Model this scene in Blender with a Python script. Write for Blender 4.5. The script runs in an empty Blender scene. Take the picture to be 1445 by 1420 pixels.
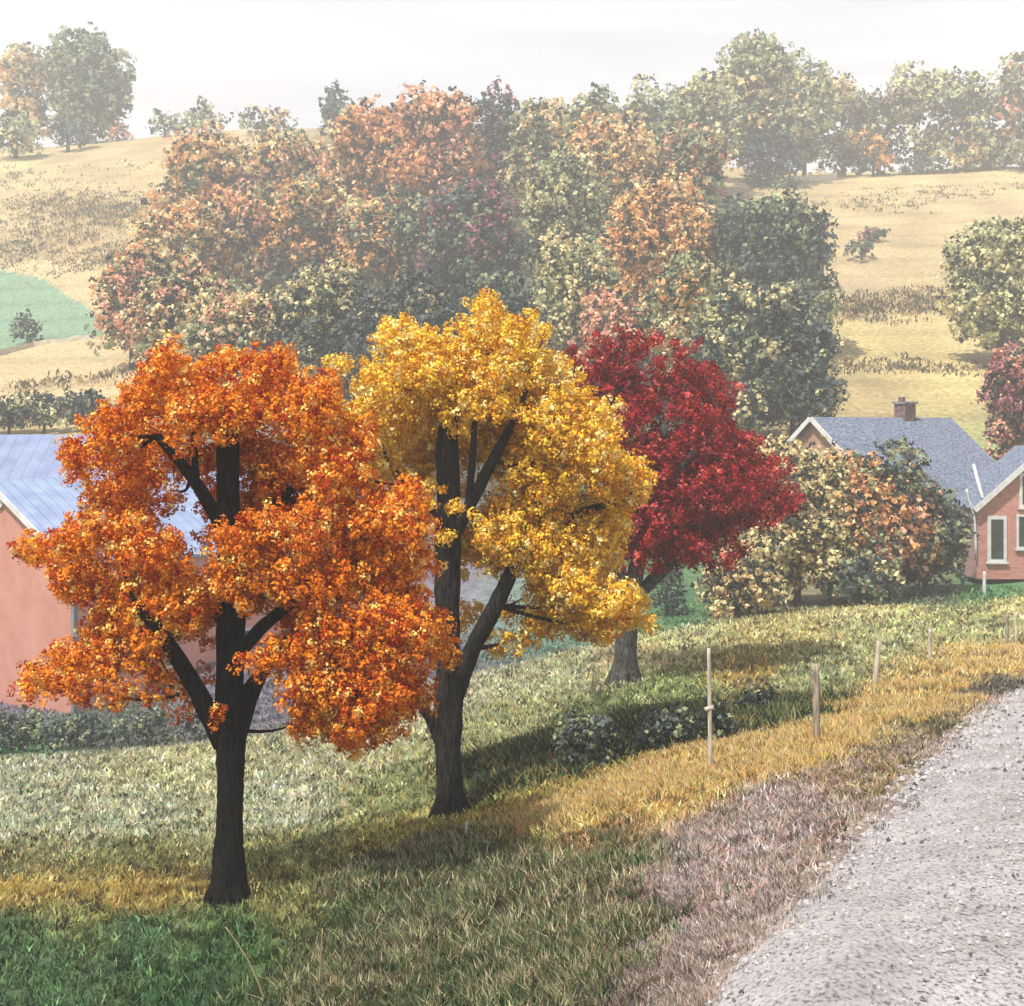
import bpy, math, numpy as np
from mathutils import Vector
rng = np.random.default_rng(7)
C = bpy.context.scene.collection
F = 1900.0; CX = 722.5; HY = 600.0          # focal length in photo pixels, centre column, row of the eye level

# ------------------------------------------------------------------ terrain
PROF = {
 0:   [(4,2500),(6,2100),(10,1700),(15,1420),(18.8,1285),(30,1160),(40,1072),(44,1076),(50,1062),(58,1020),(62,1000),(70,880),(85,640),(100,604),(150,490),(190,382),(240,226),(300,215)],
 300: [(4,2600),(6,2150),(10,1640),(14,1420),(18.8,1282),(27,1160),(38,1056),(42,1060),(50,1043),(60,985),(70,880),(85,650),(100,575),(150,450),(190,330),(250,190),(300,185)],
 650: [(4,2300),(6,1850),(8,1620),(11.5,1420),(17,1260),(24,1162),(34,1030),(46,958),(50,962),(60,935),(70,860),(85,680),(110,540),(150,420),(200,270),(260,178),(300,172)],
 900: [(4,2200),(6,1680),(9.5,1420),(14,1250),(20,1120),(28,1030),(38,962),(50,901),(54,901),(60,888),(75,810),(85,700),(110,560),(150,420),(200,320),(260,232),(300,225)],
 1150:[(4,2120),(5.5,1700),(7.4,1420),(10,1290),(14,1190),(18,1110),(22,1052),(35,962),(50,885),(57,866),(61,866),(68,850),(77,805),(88,690),(100,600),(130,500),(160,400),(200,320),(240,255),(300,246)],
 1445:[(4,2120),(5.5,1700),(7.4,1420),(10,1270),(16,1085),(25,990),(32,960),(45,912),(58,852),(62,846),(68,820),(77,798),(88,690),(100,600),(130,500),(180,340),(220,275),(250,238),(300,238)],
}
cols = sorted(PROF)
DG = np.exp(np.linspace(math.log(4), math.log(300), 400))
def smooth(a, k):
    w = np.exp(-0.5*(np.arange(-3*k, 3*k+1)/k)**2); w /= w.sum()
    return np.convolve(np.pad(a, 3*k, mode='edge'), w, 'valid')
def colz(c):
    p = np.array(PROF[c], float)
    z = -(p[:,1]-HY)/F*p[:,0]
    zz = np.interp(np.log(DG), np.log(p[:,0]), z)
    return smooth(zz, 3)
TZ = np.array([colz(c) for c in cols])
UG = np.linspace(-900, 2400, 661)
TAB = np.empty((len(UG), len(DG)))
cc = np.array([-900]+cols+[2400], float)
TT = np.vstack([TZ[:1]-0.0, TZ, TZ[-1:]])
for j in range(len(DG)):
    TAB[:, j] = smooth(np.interp(UG, cc, TT[:, j]), 9)
def gz(x, y):
    x = np.asarray(x, float); y = np.asarray(y, float)
    d = np.clip(y, 4, 299.9)
    px = CX + F*x/np.maximum(y, 6)
    fu = np.clip((px-UG[0])/(UG[1]-UG[0]), 0, len(UG)-1.001)
    fd = np.clip((np.log(d)-math.log(4))/(math.log(300)-math.log(4))*(len(DG)-1), 0, len(DG)-1.001)
    i = fu.astype(int); j = fd.astype(int); a = fu-i; b = fd-j
    z = (TAB[i,j]*(1-a)*(1-b)+TAB[i+1,j]*a*(1-b)+TAB[i,j+1]*(1-a)*b+TAB[i+1,j+1]*a*b)
    return z - np.maximum(y-300, 0)*0.12
def W(px, py, d):                       # point seen at photo pixel px,py at distance d
    return Vector(((px-CX)/F*d, d, -(py-HY)/F*d))
def find(px, py, lo, hi):               # first distance where the ground is seen at that pixel
    ds = np.linspace(lo, hi, 1500); x = (px-CX)/F*ds
    row = HY - gz(x, ds)/ds*F
    k = np.argmax(row <= py)
    if row[k] > py: k = len(ds)-1
    return float(ds[k])
def near(px, py): d = find(px, py, 4.5, 60); return Vector(((px-CX)/F*d, d, float(gz((px-CX)/F*d, d))))
def far(px, py): d = find(px, py, 66, 299); return Vector(((px-CX)/F*d, d, float(gz((px-CX)/F*d, d))))

# ------------------------------------------------------------------ helpers
def nodes(name):
    m = bpy.data.materials.new(name); m.use_nodes = True
    nt = m.node_tree; nt.nodes.clear()
    out = nt.nodes.new('ShaderNodeOutputMaterial')
    return m, nt, out
def N(nt, t, **kw):
    n = nt.nodes.new(t)
    for k, v in kw.items(): setattr(n, k, v)
    return n
def leafmat(name, trans=0.3, rough=0.6, spec=0.25, tint=(1,1,1)):
    m, nt, out = nodes(name)
    at = N(nt, 'ShaderNodeAttribute', attribute_name='Col')
    pb = N(nt, 'ShaderNodeBsdfPrincipled'); pb.inputs['Roughness'].default_value = rough
    pb.inputs['Specular IOR Level'].default_value = spec
    tr = N(nt, 'ShaderNodeBsdfTranslucent'); mx = N(nt, 'ShaderNodeMixShader'); mx.inputs[0].default_value = trans
    nt.links.new(at.outputs['Color'], pb.inputs['Base Color']); nt.links.new(at.outputs['Color'], tr.inputs['Color'])
    nt.links.new(pb.outputs[0], mx.inputs[1]); nt.links.new(tr.outputs[0], mx.inputs[2]); nt.links.new(mx.outputs[0], out.inputs[0])
    return m
def noisemat(name, c1, c2, scale=5, rough=0.85, bump=0.3, stretch=(1,1,1), detail=6, c3=None, bdist=0.02):
    m, nt, out = nodes(name)
    tc = N(nt, 'ShaderNodeTexCoord'); mp = N(nt, 'ShaderNodeMapping'); mp.inputs['Scale'].default_value = stretch
    no = N(nt, 'ShaderNodeTexNoise'); no.inputs['Scale'].default_value = scale; no.inputs['Detail'].default_value = detail
    cr = N(nt, 'ShaderNodeValToRGB'); cr.color_ramp.elements[0].position = 0.35; cr.color_ramp.elements[1].position = 0.65
    cr.color_ramp.elements[0].color = (*c1, 1); cr.color_ramp.elements[1].color = (*c2, 1)
    if c3: e = cr.color_ramp.elements.new(0.5); e.color = (*c3, 1)
    pb = N(nt, 'ShaderNodeBsdfPrincipled'); pb.inputs['Roughness'].default_value = rough; pb.inputs['Specular IOR Level'].default_value = 0.08 if 'bark' in name else 0.4
    bp = N(nt, 'ShaderNodeBump'); bp.inputs['Strength'].default_value = bump; bp.inputs['Distance'].default_value = bdist
    L = nt.links.new
    L(tc.outputs['Object'], mp.inputs[0]); L(mp.outputs[0], no.inputs[0]); L(no.outputs[0], cr.inputs[0]); L(cr.outputs[0], pb.inputs['Base Color'])
    L(no.outputs[0], bp.inputs['Height']); L(bp.outputs[0], pb.inputs['Normal']); L(pb.outputs[0], out.inputs[0])
    return m
def link(name, me, mat, parent=None, smoothf=False):
    if mat: me.materials.append(mat)
    o = bpy.data.objects.new(name, me); C.objects.link(o)
    if parent is not None:
        o.parent = parent; o.matrix_parent_inverse.identity()
        # vertices are written in world space: bring them into the parent's space
        n = len(me.vertices); co = np.empty(n*3, np.float32); me.vertices.foreach_get('co', co)
        co = co.reshape(-1,3) - np.array(root_loc(parent), np.float32); me.vertices.foreach_set('co', co.ravel())
    if smoothf: me.polygons.foreach_set('use_smooth', np.ones(len(me.polygons), bool))
    me.update(); return o
def root_loc(o):
    l = Vector((0,0,0))
    while o is not None: l += o.location; o = o.parent
    return l
def tag(o, label=None, cat=None, group=None, kind=None):
    if label: o['label'] = label
    if cat: o['category'] = cat
    if group: o['group'] = group
    if kind: o['kind'] = kind
    return o
def empty(name, loc, label, cat, group=None):
    o = bpy.data.objects.new(name, None); C.objects.link(o); o.location = loc; o.empty_display_size = 0.3
    return tag(o, label, cat, group)
def quadmesh(name, V, col=None):
    """V: (n,4,3) separate quads"""
    n = len(V); me = bpy.data.meshes.new(name)
    me.vertices.add(n*4); me.vertices.foreach_set('co', V.reshape(-1).astype(np.float32))
    me.loops.add(n*4); me.loops.foreach_set('vertex_index', np.arange(n*4, dtype=np.int32))
    me.polygons.add(n); me.polygons.foreach_set('loop_start', np.arange(0, n*4, 4, dtype=np.int32)); me.polygons.foreach_set('loop_total', np.full(n, 4, np.int32))
    me.update(calc_edges=True)
    if col is not None:
        a = me.color_attributes.new('Col', 'FLOAT_COLOR', 'POINT')
        c4 = np.ones((n*4, 4), np.float32); c4[:, :3] = np.repeat(col, 4, axis=0); a.data.foreach_set('color', c4.ravel())
    return me
def unit(v): return v/np.maximum(np.linalg.norm(v, axis=-1, keepdims=True), 1e-9)
def rdir(n): return unit(rng.normal(size=(n,3)))
def cards(P, Nn, size, fold=0.25):
    """leaf shaped folded quads at P with normals Nn"""
    n = len(P); t = unit(np.cross(Nn, rdir(n))); b = np.cross(Nn, t)
    s = (size*rng.uniform(0.6, 1.35, n))[:,None]; w = rng.uniform(0.55, 0.95, n)[:,None]
    f = fold*rng.uniform(-1, 1, (n,1))
    v0 = P - t*s*0.5 - Nn*s*f; v2 = P + t*s*0.55 - Nn*s*f
    v1 = P + b*s*0.5*w + t*s*rng.uniform(-0.2,0.2,(n,1)); v3 = P - b*s*0.5*w + t*s*rng.uniform(-0.2,0.2,(n,1))
    return np.stack([v0, v1, v2, v3], axis=1)
def tube(name, path, radii, mat, parent=None, sides=10, wob=0.08, seg=5, flare=0):
    path = np.array([tuple(p) for p in path], float); radii = np.array(radii, float)
    if len(path) > 2 or seg > 1:
        t = np.arange(len(path)); tt = np.linspace(0, len(path)-1, (len(path)-1)*seg+1)
        sm = np.stack([np.interp(tt, t, path[:,k]) for k in range(3)], 1)
        if len(sm) > 6:
            for _ in range(3): sm[1:-1] = (sm[:-2]+sm[1:-1]*2+sm[2:])/4
        rr = np.interp(tt, t, radii); path, radii = sm, rr
    n = len(path); d = unit(np.gradient(path, axis=0)); ref = np.array([0.3,1,0.1]); ref = ref/np.linalg.norm(ref)
    a = unit(np.cross(d, ref)); b = np.cross(d, a)
    an = np.linspace(0, 2*math.pi, sides, endpoint=False)
    ph = rng.uniform(0, 6, 4)
    V = []
    for i in range(n):
        r = radii[i]*(1 + wob*np.sin(2*an+ph[0]+i*0.3) + wob*0.7*np.sin(3*an+ph[1]-i*0.25) + wob*0.5*rng.normal(size=sides))
        if flare and i < seg*1.0: r = r*(1+flare*(1-i/(seg*1.0))**2*(0.6+0.5*np.sin(4*an+ph[2])))
        V.append(path[i] + a[i]*(np.cos(an)*r)[:,None] + b[i]*(np.sin(an)*r)[:,None])
    V = np.concatenate(V).tolist(); Fc = []
    for i in range(n-1):
        for k in range(sides):
            Fc.append((i*sides+k, i*sides+(k+1)%sides, (i+1)*sides+(k+1)%sides, (i+1)*sides+k))
    Fc.append(tuple(range(sides))[::-1]); Fc.append(tuple((n-1)*sides+k for k in range(sides)))
    me = bpy.data.meshes.new(name); me.from_pydata(V, [], Fc)
    return link(name, me, mat, parent, True)
def polymesh(name, V, Fc, mat, parent=None):
    me = bpy.data.meshes.new(name); me.from_pydata([tuple(v) for v in V], [], Fc); return link(name, me, mat, parent)
def prism(name, pts, off, mat, parent=None):
    """polygon pts (3D, planar) extruded by the vector off"""
    n = len(pts); V = [Vector(p) for p in pts] + [Vector(p)+Vector(off) for p in pts]
    Fc = [tuple(range(n))[::-1], tuple(range(n, 2*n))] + [(i, (i+1)%n, n+(i+1)%n, n+i) for i in range(n)]
    return polymesh(name, V, Fc, mat, parent)
def obox(name, o, ax, ay, az, mat, parent=None):
    o, ax, ay, az = map(Vector, (o, ax, ay, az))
    return prism(name, [o, o+ax, o+ax+az, o+az], ay, mat, parent)
def jit(col, n, v=0.15):
    return np.clip(np.array(col)*rng.lognormal(0, v, (n,1))*rng.lognormal(0, v*0.35, (n,3)), 0, 0.95)

# ------------------------------------------------------------------ ground colours (what grows there), as a field over world x,y
STRAW=(0.40,0.31,0.15); PALE=(0.38,0.39,0.27); GREEN=(0.085,0.15,0.07); OLIVE=(0.09,0.11,0.05); GOLD=(0.48,0.34,0.13)
PINK=(0.36,0.28,0.25); YARD=(0.17,0.155,0.19); TAN=(0.44,0.34,0.18); TEAL=(0.13,0.27,0.16); FGREEN=(0.09,0.19,0.09); DARKW=(0.06,0.09,0.04)
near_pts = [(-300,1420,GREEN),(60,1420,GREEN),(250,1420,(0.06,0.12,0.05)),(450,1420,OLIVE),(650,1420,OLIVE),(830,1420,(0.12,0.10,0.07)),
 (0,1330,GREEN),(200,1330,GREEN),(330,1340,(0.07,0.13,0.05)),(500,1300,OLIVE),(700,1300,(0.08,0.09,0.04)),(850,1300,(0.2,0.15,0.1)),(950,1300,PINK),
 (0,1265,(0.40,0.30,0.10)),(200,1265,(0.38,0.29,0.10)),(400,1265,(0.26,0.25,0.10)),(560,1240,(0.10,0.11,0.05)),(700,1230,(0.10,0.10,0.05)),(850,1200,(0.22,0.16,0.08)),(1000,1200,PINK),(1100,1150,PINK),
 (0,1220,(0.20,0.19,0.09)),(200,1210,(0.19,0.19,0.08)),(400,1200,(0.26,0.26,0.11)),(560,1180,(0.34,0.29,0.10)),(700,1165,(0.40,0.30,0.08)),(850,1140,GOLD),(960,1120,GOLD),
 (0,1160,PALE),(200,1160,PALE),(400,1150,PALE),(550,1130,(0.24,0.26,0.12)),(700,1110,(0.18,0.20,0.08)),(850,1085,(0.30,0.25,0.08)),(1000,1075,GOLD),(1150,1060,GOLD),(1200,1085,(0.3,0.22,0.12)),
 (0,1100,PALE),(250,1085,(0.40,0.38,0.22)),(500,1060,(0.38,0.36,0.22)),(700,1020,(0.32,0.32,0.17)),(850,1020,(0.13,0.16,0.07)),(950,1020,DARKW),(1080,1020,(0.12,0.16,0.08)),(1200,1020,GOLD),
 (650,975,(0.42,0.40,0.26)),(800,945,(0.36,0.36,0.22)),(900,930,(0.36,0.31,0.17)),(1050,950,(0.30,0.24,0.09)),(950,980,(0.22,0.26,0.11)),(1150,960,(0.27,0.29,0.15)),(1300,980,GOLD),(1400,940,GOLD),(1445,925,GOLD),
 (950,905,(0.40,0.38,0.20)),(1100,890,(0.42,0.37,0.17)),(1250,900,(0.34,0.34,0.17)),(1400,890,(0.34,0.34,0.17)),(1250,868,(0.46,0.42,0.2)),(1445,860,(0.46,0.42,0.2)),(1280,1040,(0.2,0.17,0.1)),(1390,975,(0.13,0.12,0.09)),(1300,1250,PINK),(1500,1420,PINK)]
mid_pts = [(0,1035,50,FGREEN),(150,1035,54,(0.12,0.14,0.11)),(350,1000,58,YARD),(500,985,56,YARD),(640,945,58,YARD),(700,920,60,(0.14,0.2,0.17)),(800,900,62,(0.13,0.22,0.16)),(930,880,63,FGREEN),
 (0,1000,62,YARD),(300,900,68,YARD),(600,860,72,YARD),(900,800,78,FGREEN),(1100,850,68,(0.2,0.18,0.1)),(1300,840,66,(0.12,0.15,0.1)),(1400,825,66,(0.10,0.22,0.09)),(1440,810,70,(0.10,0.22,0.09)),(1300,750,82,(0.2,0.25,0.1))]
far_pts = [(0,590,STRAW),(100,560,(0.48,0.38,0.2)),(0,515,(0.50,0.38,0.2)),(120,505,(0.48,0.38,0.2)),(0,475,TEAL),(90,465,TEAL),(0,430,TEAL),(60,420,TEAL),(-200,440,TEAL),(115,440,(0.3,0.34,0.17)),(150,400,TAN),
 (0,360,TAN),(100,350,(0.42,0.30,0.15)),(0,300,TAN),(100,280,TAN),(200,230,TAN),(300,220,(0.52,0.40,0.22)),(0,240,(0.48,0.40,0.2)),
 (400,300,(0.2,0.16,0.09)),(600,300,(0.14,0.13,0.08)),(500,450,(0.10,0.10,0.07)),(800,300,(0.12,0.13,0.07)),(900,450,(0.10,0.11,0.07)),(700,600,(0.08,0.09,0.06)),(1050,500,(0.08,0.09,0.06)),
 (1200,560,STRAW),(1300,520,(0.50,0.40,0.18)),(1200,480,(0.50,0.40,0.18)),(1300,460,(0.48,0.38,0.18)),(1230,420,(0.42,0.33,0.19)),(1250,370,TAN),(1350,350,TAN),(1200,300,TAN),(1350,290,TAN),(1250,262,(0.50,0.40,0.2)),(1420,260,(0.50,0.40,0.2)),(1420,300,(0.48,0.36,0.2))]
cp = []; cv = []
def key(x, y): return np.stack([(F*x/np.maximum(y,6))/1.0, np.log(np.maximum(y,6))*520], -1)
for px, py, c in near_pts:
    p = near(px, py); cp.append(key(p.x, p.y)); cv.append(c)
for px, py, d, c in mid_pts: cp.append(key((px-CX)/F*d, np.array(float(d)))); cv.append(c)
for px, py, c in far_pts:
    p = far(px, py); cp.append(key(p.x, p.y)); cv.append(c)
cp = np.array([np.array(q, float) for q in cp]); cv = np.array(cv)
def gcol(x, y):
    k = key(np.asarray(x, float), np.asarray(y, float)).reshape(-1, 2); out = np.empty((len(k), 3))
    for s in range(0, len(k), 20000):
        d2 = ((k[s:s+20000, None, :]-cp[None])**2).sum(-1) + 60
        w = 1/d2**2.2; w /= w.sum(1, keepdims=True); out[s:s+20000] = w@cv
    return out

# road edge (left) in world space
EDGE = [(700,1800),(800,1600),(940,1420),(1000,1360),(1090,1275),(1200,1150),(1300,1055),(1380,992),(1445,966),(1530,935),(1640,915)]
ep = [near(a, b) if b < 1500 else W(a, b, find(a, b, 4.05, 60)) for a, b in EDGE]
ey = np.array([p.y for p in ep]); ex = np.array([p.x for p in ep])
o_ = np.argsort(ey); ey, ex = ey[o_], ex[o_]
ey = np.concatenate([[-40, -6], ey, [60]]); ex = np.concatenate([[ex[0]-4, ex[0]-0.6], ex, [ex[-1]+12]])
yy = np.linspace(-40, 60, 1001); edge_s = smooth(np.interp(yy, ey, ex), 12)
def edge(y): return np.interp(y, yy, edge_s)
def roadw(y): return 7.0 + 0*y
def on_road(x, y): return (y < 45) & (x > edge(y)) & (x < edge(y)+7.0)

M_ground, nt, out = nodes('ground_cover')
at = N(nt,'ShaderNodeAttribute', attribute_name='Col'); tc = N(nt,'ShaderNodeTexCoord')
no = N(nt,'ShaderNodeTexNoise'); no.inputs['Scale'].default_value = 2.2; no.inputs['Detail'].default_value = 10; no.inputs['Roughness'].default_value = 0.72
mr = N(nt,'ShaderNodeMapRange'); mr.inputs[1].default_value=0.35; mr.inputs[2].default_value=0.65; mr.inputs[3].default_value=0.55; mr.inputs[4].default_value=1.35
mu = N(nt,'ShaderNodeVectorMath', operation='MULTIPLY'); pb = N(nt,'ShaderNodeBsdfPrincipled'); pb.inputs['Roughness'].default_value=0.95; pb.inputs['Specular IOR Level'].default_value=0.1
bp = N(nt,'ShaderNodeBump'); bp.inputs['Strength'].default_value=0.7; bp.inputs['Distance'].default_value=0.12
L = nt.links.new
L(tc.outputs['Object'], no.inputs[0]); L(no.outputs[0], mr.inputs[0]); L(at.outputs['Color'], mu.inputs[0]); L(mr.outputs[0], mu.inputs[1]); L(mu.outputs[0], pb.inputs['Base Color'])
L(no.outputs[0], bp.inputs['Height']); L(bp.outputs[0], pb.inputs['Normal']); L(pb.outputs[0], out.inputs[0])

def gridmesh(name, X, Y, Z, col=None):
    h, w = X.shape; me = bpy.data.meshes.new(name)
    V = np.stack([X,Y,Z],-1).reshape(-1,3); i = np.arange(h-1)[:,None]*w + np.arange(w-1)[None]; i = i.ravel()
    Fq = np.stack([i, i+1, i+w+1, i+w], 1).astype(np.int32); n = len(Fq)
    me.vertices.add(len(V)); me.vertices.foreach_set('co', V.ravel().astype(np.float32))
    me.loops.add(n*4); me.loops.foreach_set('vertex_index', Fq.ravel())
    me.polygons.add(n); me.polygons.foreach_set('loop_start', np.arange(0,n*4,4,dtype=np.int32)); me.polygons.foreach_set('loop_total', np.full(n,4,np.int32))
    me.update(calc_edges=True)
    if col is not None:
        a = me.color_attributes.new('Col','FLOAT_COLOR','POINT'); c4 = np.ones((len(V),4),np.float32); c4[:,:3]=col; a.data.foreach_set('color', c4.ravel())
    return me
us = np.concatenate([np.linspace(-1.8,-0.5,50)[:-1], np.linspace(-0.5,0.5,420), np.linspace(0.5,1.8,50)[1:]])
ds = np.concatenate([np.linspace(-40,5,40)[:-1], np.exp(np.linspace(math.log(5), math.log(335), 500))])
U, D = np.meshgrid(us, ds)
X = U*(D.clip(5)+4) + 0*D
X = np.where(D < 5, U*(9+ (5-D)*1.2), X)
Z = gz(X, D)
def sn(x, y, s, seed):
    r = np.random.default_rng(seed); o = 0
    for k in range(7):
        a = r.uniform(0, 6.28); f = s*r.uniform(0.6, 1.8); o = o + np.sin((x*math.cos(a)+y*math.sin(a))*f + r.uniform(0,6))
    return o/7
roadm = on_road(X-0.35, D) & on_road(X+0.35, D)
Zg = Z + np.where(roadm, -0.10, 0.04*sn(X, D, 1.6, 1) + np.clip(D/300,0,1)*0.9*sn(X, D, 0.16, 2))
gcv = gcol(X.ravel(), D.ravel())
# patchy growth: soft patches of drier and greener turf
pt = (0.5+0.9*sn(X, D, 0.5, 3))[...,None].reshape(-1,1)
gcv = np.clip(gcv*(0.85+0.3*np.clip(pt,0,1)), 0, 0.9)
pxv = (CX+F*X/np.maximum(D,6)).ravel(); pyv = (HY-Z/np.maximum(D,6)*F).ravel(); fr_ = D.ravel() > 100
upper = np.interp(pxv, [-400,0,60,115,152,160], [372,381,394,428,452,470]); lower = np.interp(pxv, [-400,-60,0,50,130,160], [560,515,503,491,480,470])
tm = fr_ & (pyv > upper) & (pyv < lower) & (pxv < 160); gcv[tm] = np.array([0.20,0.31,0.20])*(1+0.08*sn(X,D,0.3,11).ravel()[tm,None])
bm = fr_ & ~tm & (pxv < 260) & (pyv > 370) & (pyv < 600); gcv[bm] = np.array([0.50,0.39,0.21])*(1+0.10*sn(X,D,0.3,12).ravel()[bm,None])
ln = np.sin(Z*2.2+1.5*sn(X,D,0.05,13)); lf = (D > 92) & (ln > 0.72); gcv[lf.ravel()] *= 0.86
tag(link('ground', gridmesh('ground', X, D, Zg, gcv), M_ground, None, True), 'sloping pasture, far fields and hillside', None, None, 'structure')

# gravel road
M_road, nt, out = nodes('gravel')
tc = N(nt,'ShaderNodeTexCoord'); vo = N(nt,'ShaderNodeTexVoronoi'); vo.inputs['Scale'].default_value = 30; vo.inputs['Randomness'].default_value=1
no = N(nt,'ShaderNodeTexNoise'); no.inputs['Scale'].default_value = 1.1; no.inputs['Detail'].default_value = 8
n2 = N(nt,'ShaderNodeTexNoise'); n2.inputs['Scale'].default_value = 34; n2.inputs['Detail'].default_value = 4
cr = N(nt,'ShaderNodeValToRGB'); e = cr.color_ramp.elements; e[0].position=0.36; e[0].color=(0.17,0.16,0.16,1); e[1].position=0.62; e[1].color=(0.45,0.43,0.42,1)
k_ = e.new(0.46); k_.color=(0.38,0.35,0.345,1)
no.inputs['Roughness'].default_value=.7; mr = N(nt,'ShaderNodeMapRange'); mr.inputs[1].default_value=0.35; mr.inputs[2].default_value=0.65; mr.inputs[3].default_value=0.68; mr.inputs[4].default_value=1.12
mu = N(nt,'ShaderNodeVectorMath', operation='MULTIPLY'); pb = N(nt,'ShaderNodeBsdfPrincipled'); pb.inputs['Roughness'].default_value=0.9
bp = N(nt,'ShaderNodeBump'); bp.inputs['Strength'].default_value=0.7; bp.inputs['Distance'].default_value=0.018
mpg = N(nt,'ShaderNodeMapping'); mpg.inputs['Scale'].default_value=(1,0.4,1)
L = nt.links.new
L(tc.outputs['Object'], mpg.inputs[0]); L(mpg.outputs[0], n2.inputs[0]); L(mpg.outputs[0], vo.inputs[0]); L(tc.outputs['Object'], no.inputs[0])
L(n2.outputs[0], cr.inputs[0]); L(no.outputs[0], mr.inputs[0]); L(cr.outputs[0], mu.inputs[0]); L(mr.outputs[0], mu.inputs[1]); L(mu.outputs[0], pb.inputs['Base Color'])
L(vo.outputs['Distance'], bp.inputs['Height']); L(bp.outputs[0], pb.inputs['Normal']); L(pb.outputs[0], out.inputs[0])
ry = np.concatenate([np.linspace(-38, 4, 60)[:-1], np.linspace(4, 48, 500)]); t = np.linspace(0, 1, 60)
RY, RT = np.meshgrid(ry, t, indexing='ij'); rag = 0.18*sn(ry*3, ry, 1.2, 5)+0.1*sn(ry*9, ry, 1.3, 6)
RX = edge(RY) + RT*7.0 + (1-RT)*rag[:,None]
RZ = gz(RX, RY) + 0.03 - 0.14*(np.abs(RT*2-1)**10) + 0.02*sn(RX, RY, 2.2, 8) - 0.03*np.exp(-((RT-0.3)/0.06)**2) - 0.03*np.exp(-((RT-0.62)/0.06)**2)
tag(link('gravel_road', gridmesh('gravel_road', RX, RY, RZ), M_road, None, True), 'pale grey gravel road curving along the field', None, None, 'structure')

# loose stones
def octs(P, s, col):
    n = len(P); base = np.array([[1,0,0],[0,1,0],[-1,0,0],[0,-1,0]],float)
    a = rng.uniform(0, 6.28, n); ca, sa = np.cos(a), np.sin(a)
    ring = []
    for b in base:
        k = rng.uniform(0.6,1.2,n); ring.append(P + np.stack([(b[0]*ca-b[1]*sa)*s*k, (b[0]*sa+b[1]*ca)*s*k, 0*s],1))
    top = P + np.stack([rng.normal(0,.2,n)*s, rng.normal(0,.2,n)*s, s*rng.uniform(.7,1.2,n)],1)
    Q = np.stack([np.stack([ring[i], ring[(i+1)%4], top, top*0.5+0.5*(top*0.6+ring[i]*0.4)],1) for i in range(4)],1).reshape(-1,4,3)
    return Q, np.repeat(col, 4, 0)
n = 26000; y = 5.5+ 26*rng.random(n)**2.0; tt_ = rng.random(n)**1.5*7.5 - 1.0; x = edge(y)+tt_
keep = rng.random(n) < np.clip(1.15-0.16*tt_, 0.25, 1); x, y = x[keep], y[keep]; n = len(x)
s = 0.008+0.018*rng.random(n)**2.2; s *= np.clip(y/9, 0.9, 2.2)
P = np.stack([x, y, gz(x,y)+0.02], 1)
pal = np.array([(0.46,0.43,0.42),(0.36,0.33,0.33),(0.13,0.12,0.12),(0.07,0.065,0.07),(0.28,0.25,0.23)])
Q, qc = octs(P, s, pal[rng.choice(5, n, p=[.36,.34,.10,.04,.16])])
M_stone = leafmat('stone', 0.0, 0.8, 0.3)
tag(link('loose_gravel', quadmesh('loose_gravel', Q, qc), M_stone), 'loose grey stones scattered over the gravel road', 'gravel', None, 'stuff')

# ------------------------------------------------------------------ grass
M_grass = leafmat('grass_blade', 0.35, 0.7, 0.2)
def blades(P, h, w, lean=0.45):
    n = len(P); a = rng.uniform(0, 6.28, n); side = np.stack([np.cos(a), np.sin(a), 0*a], 1)
    ln = rng.normal(0, lean, (n,2)); up = unit(np.concatenate([ln, np.ones((n,1))], 1))
    tip = P + up*h[:,None] + np.stack([ln[:,0], ln[:,1], -0.25*np.abs(ln).sum(1)],1)*h[:,None]*0.5
    mid = P + up*(h*0.5)[:,None]
    return np.stack([P-[0,0,0.03], mid-side*w[:,None], tip, mid+side*w[:,None]], 1)
def tufts(x, y, nb, h, w, spread, colf, lean=0.45):
    n = len(x); x = np.repeat(x, nb); y = np.repeat(y, nb); sc = np.repeat(spread, nb)
    bx = x + rng.normal(0, 1, n*nb)*sc; by = y + rng.normal(0, 1, n*nb)*sc
    P = np.stack([bx, by, gz(bx, by)], 1); hh = np.repeat(h, nb)*rng.uniform(0.55, 1.25, n*nb); ww = np.repeat(w, nb)*rng.uniform(0.6, 1.3, n*nb)
    return blades(P, hh, ww, lean), np.repeat(colf, nb, 0)*rng.lognormal(0, 0.18, (n*nb,1))
def sample(n, y0, y1, u0=-0.47, u1=0.47, p=1.0):
    y = np.exp(rng.uniform(math.log(y0), math.log(y1), n)); u = rng.uniform(u0, u1, n); return u*y, y
def tuft_col(x, y, dark=0.3, gain=1.25, v=0.28):
    c = gcol(x, y)*gain*rng.lognormal(0, v, (len(x),1))
    c *= np.stack([rng.lognormal(0,.12,len(x)), np.ones(len(x)), rng.lognormal(0,.12,len(x))], 1)
    dk = rng.random(len(x)) < dark; c[dk] *= 0.28
    return np.clip(c, 0.01, 0.85)
Q = []; K = []
x, y = sample(26000, 7.5, 24); ok = ~on_road(x-0.15, y); x, y = x[ok], y[ok]
sc = y/15
q, k = tufts(x, y, 8, 0.13*sc**0.7, 0.010*sc, 0.035*sc, tuft_col(x, y, 0.28, 1.5, 0.4)); Q.append(q); K.append(k)
x, y = sample(26000, 22, 66); ok = ~on_road(x-0.15, y); x, y = x[ok], y[ok]; sc = y/30
q, k = tufts(x, y, 6, 0.17*sc**0.7, 0.026*sc, 0.08*sc, tuft_col(x, y, 0.22, 1.45, 0.35)); Q.append(q); K.append(k)
tag(link('pasture_grass', quadmesh('pasture_grass', np.concatenate(Q), np.concatenate(K)), M_grass), 'short tufted pasture grass covering the slope', 'grass', None, 'stuff')
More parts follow.
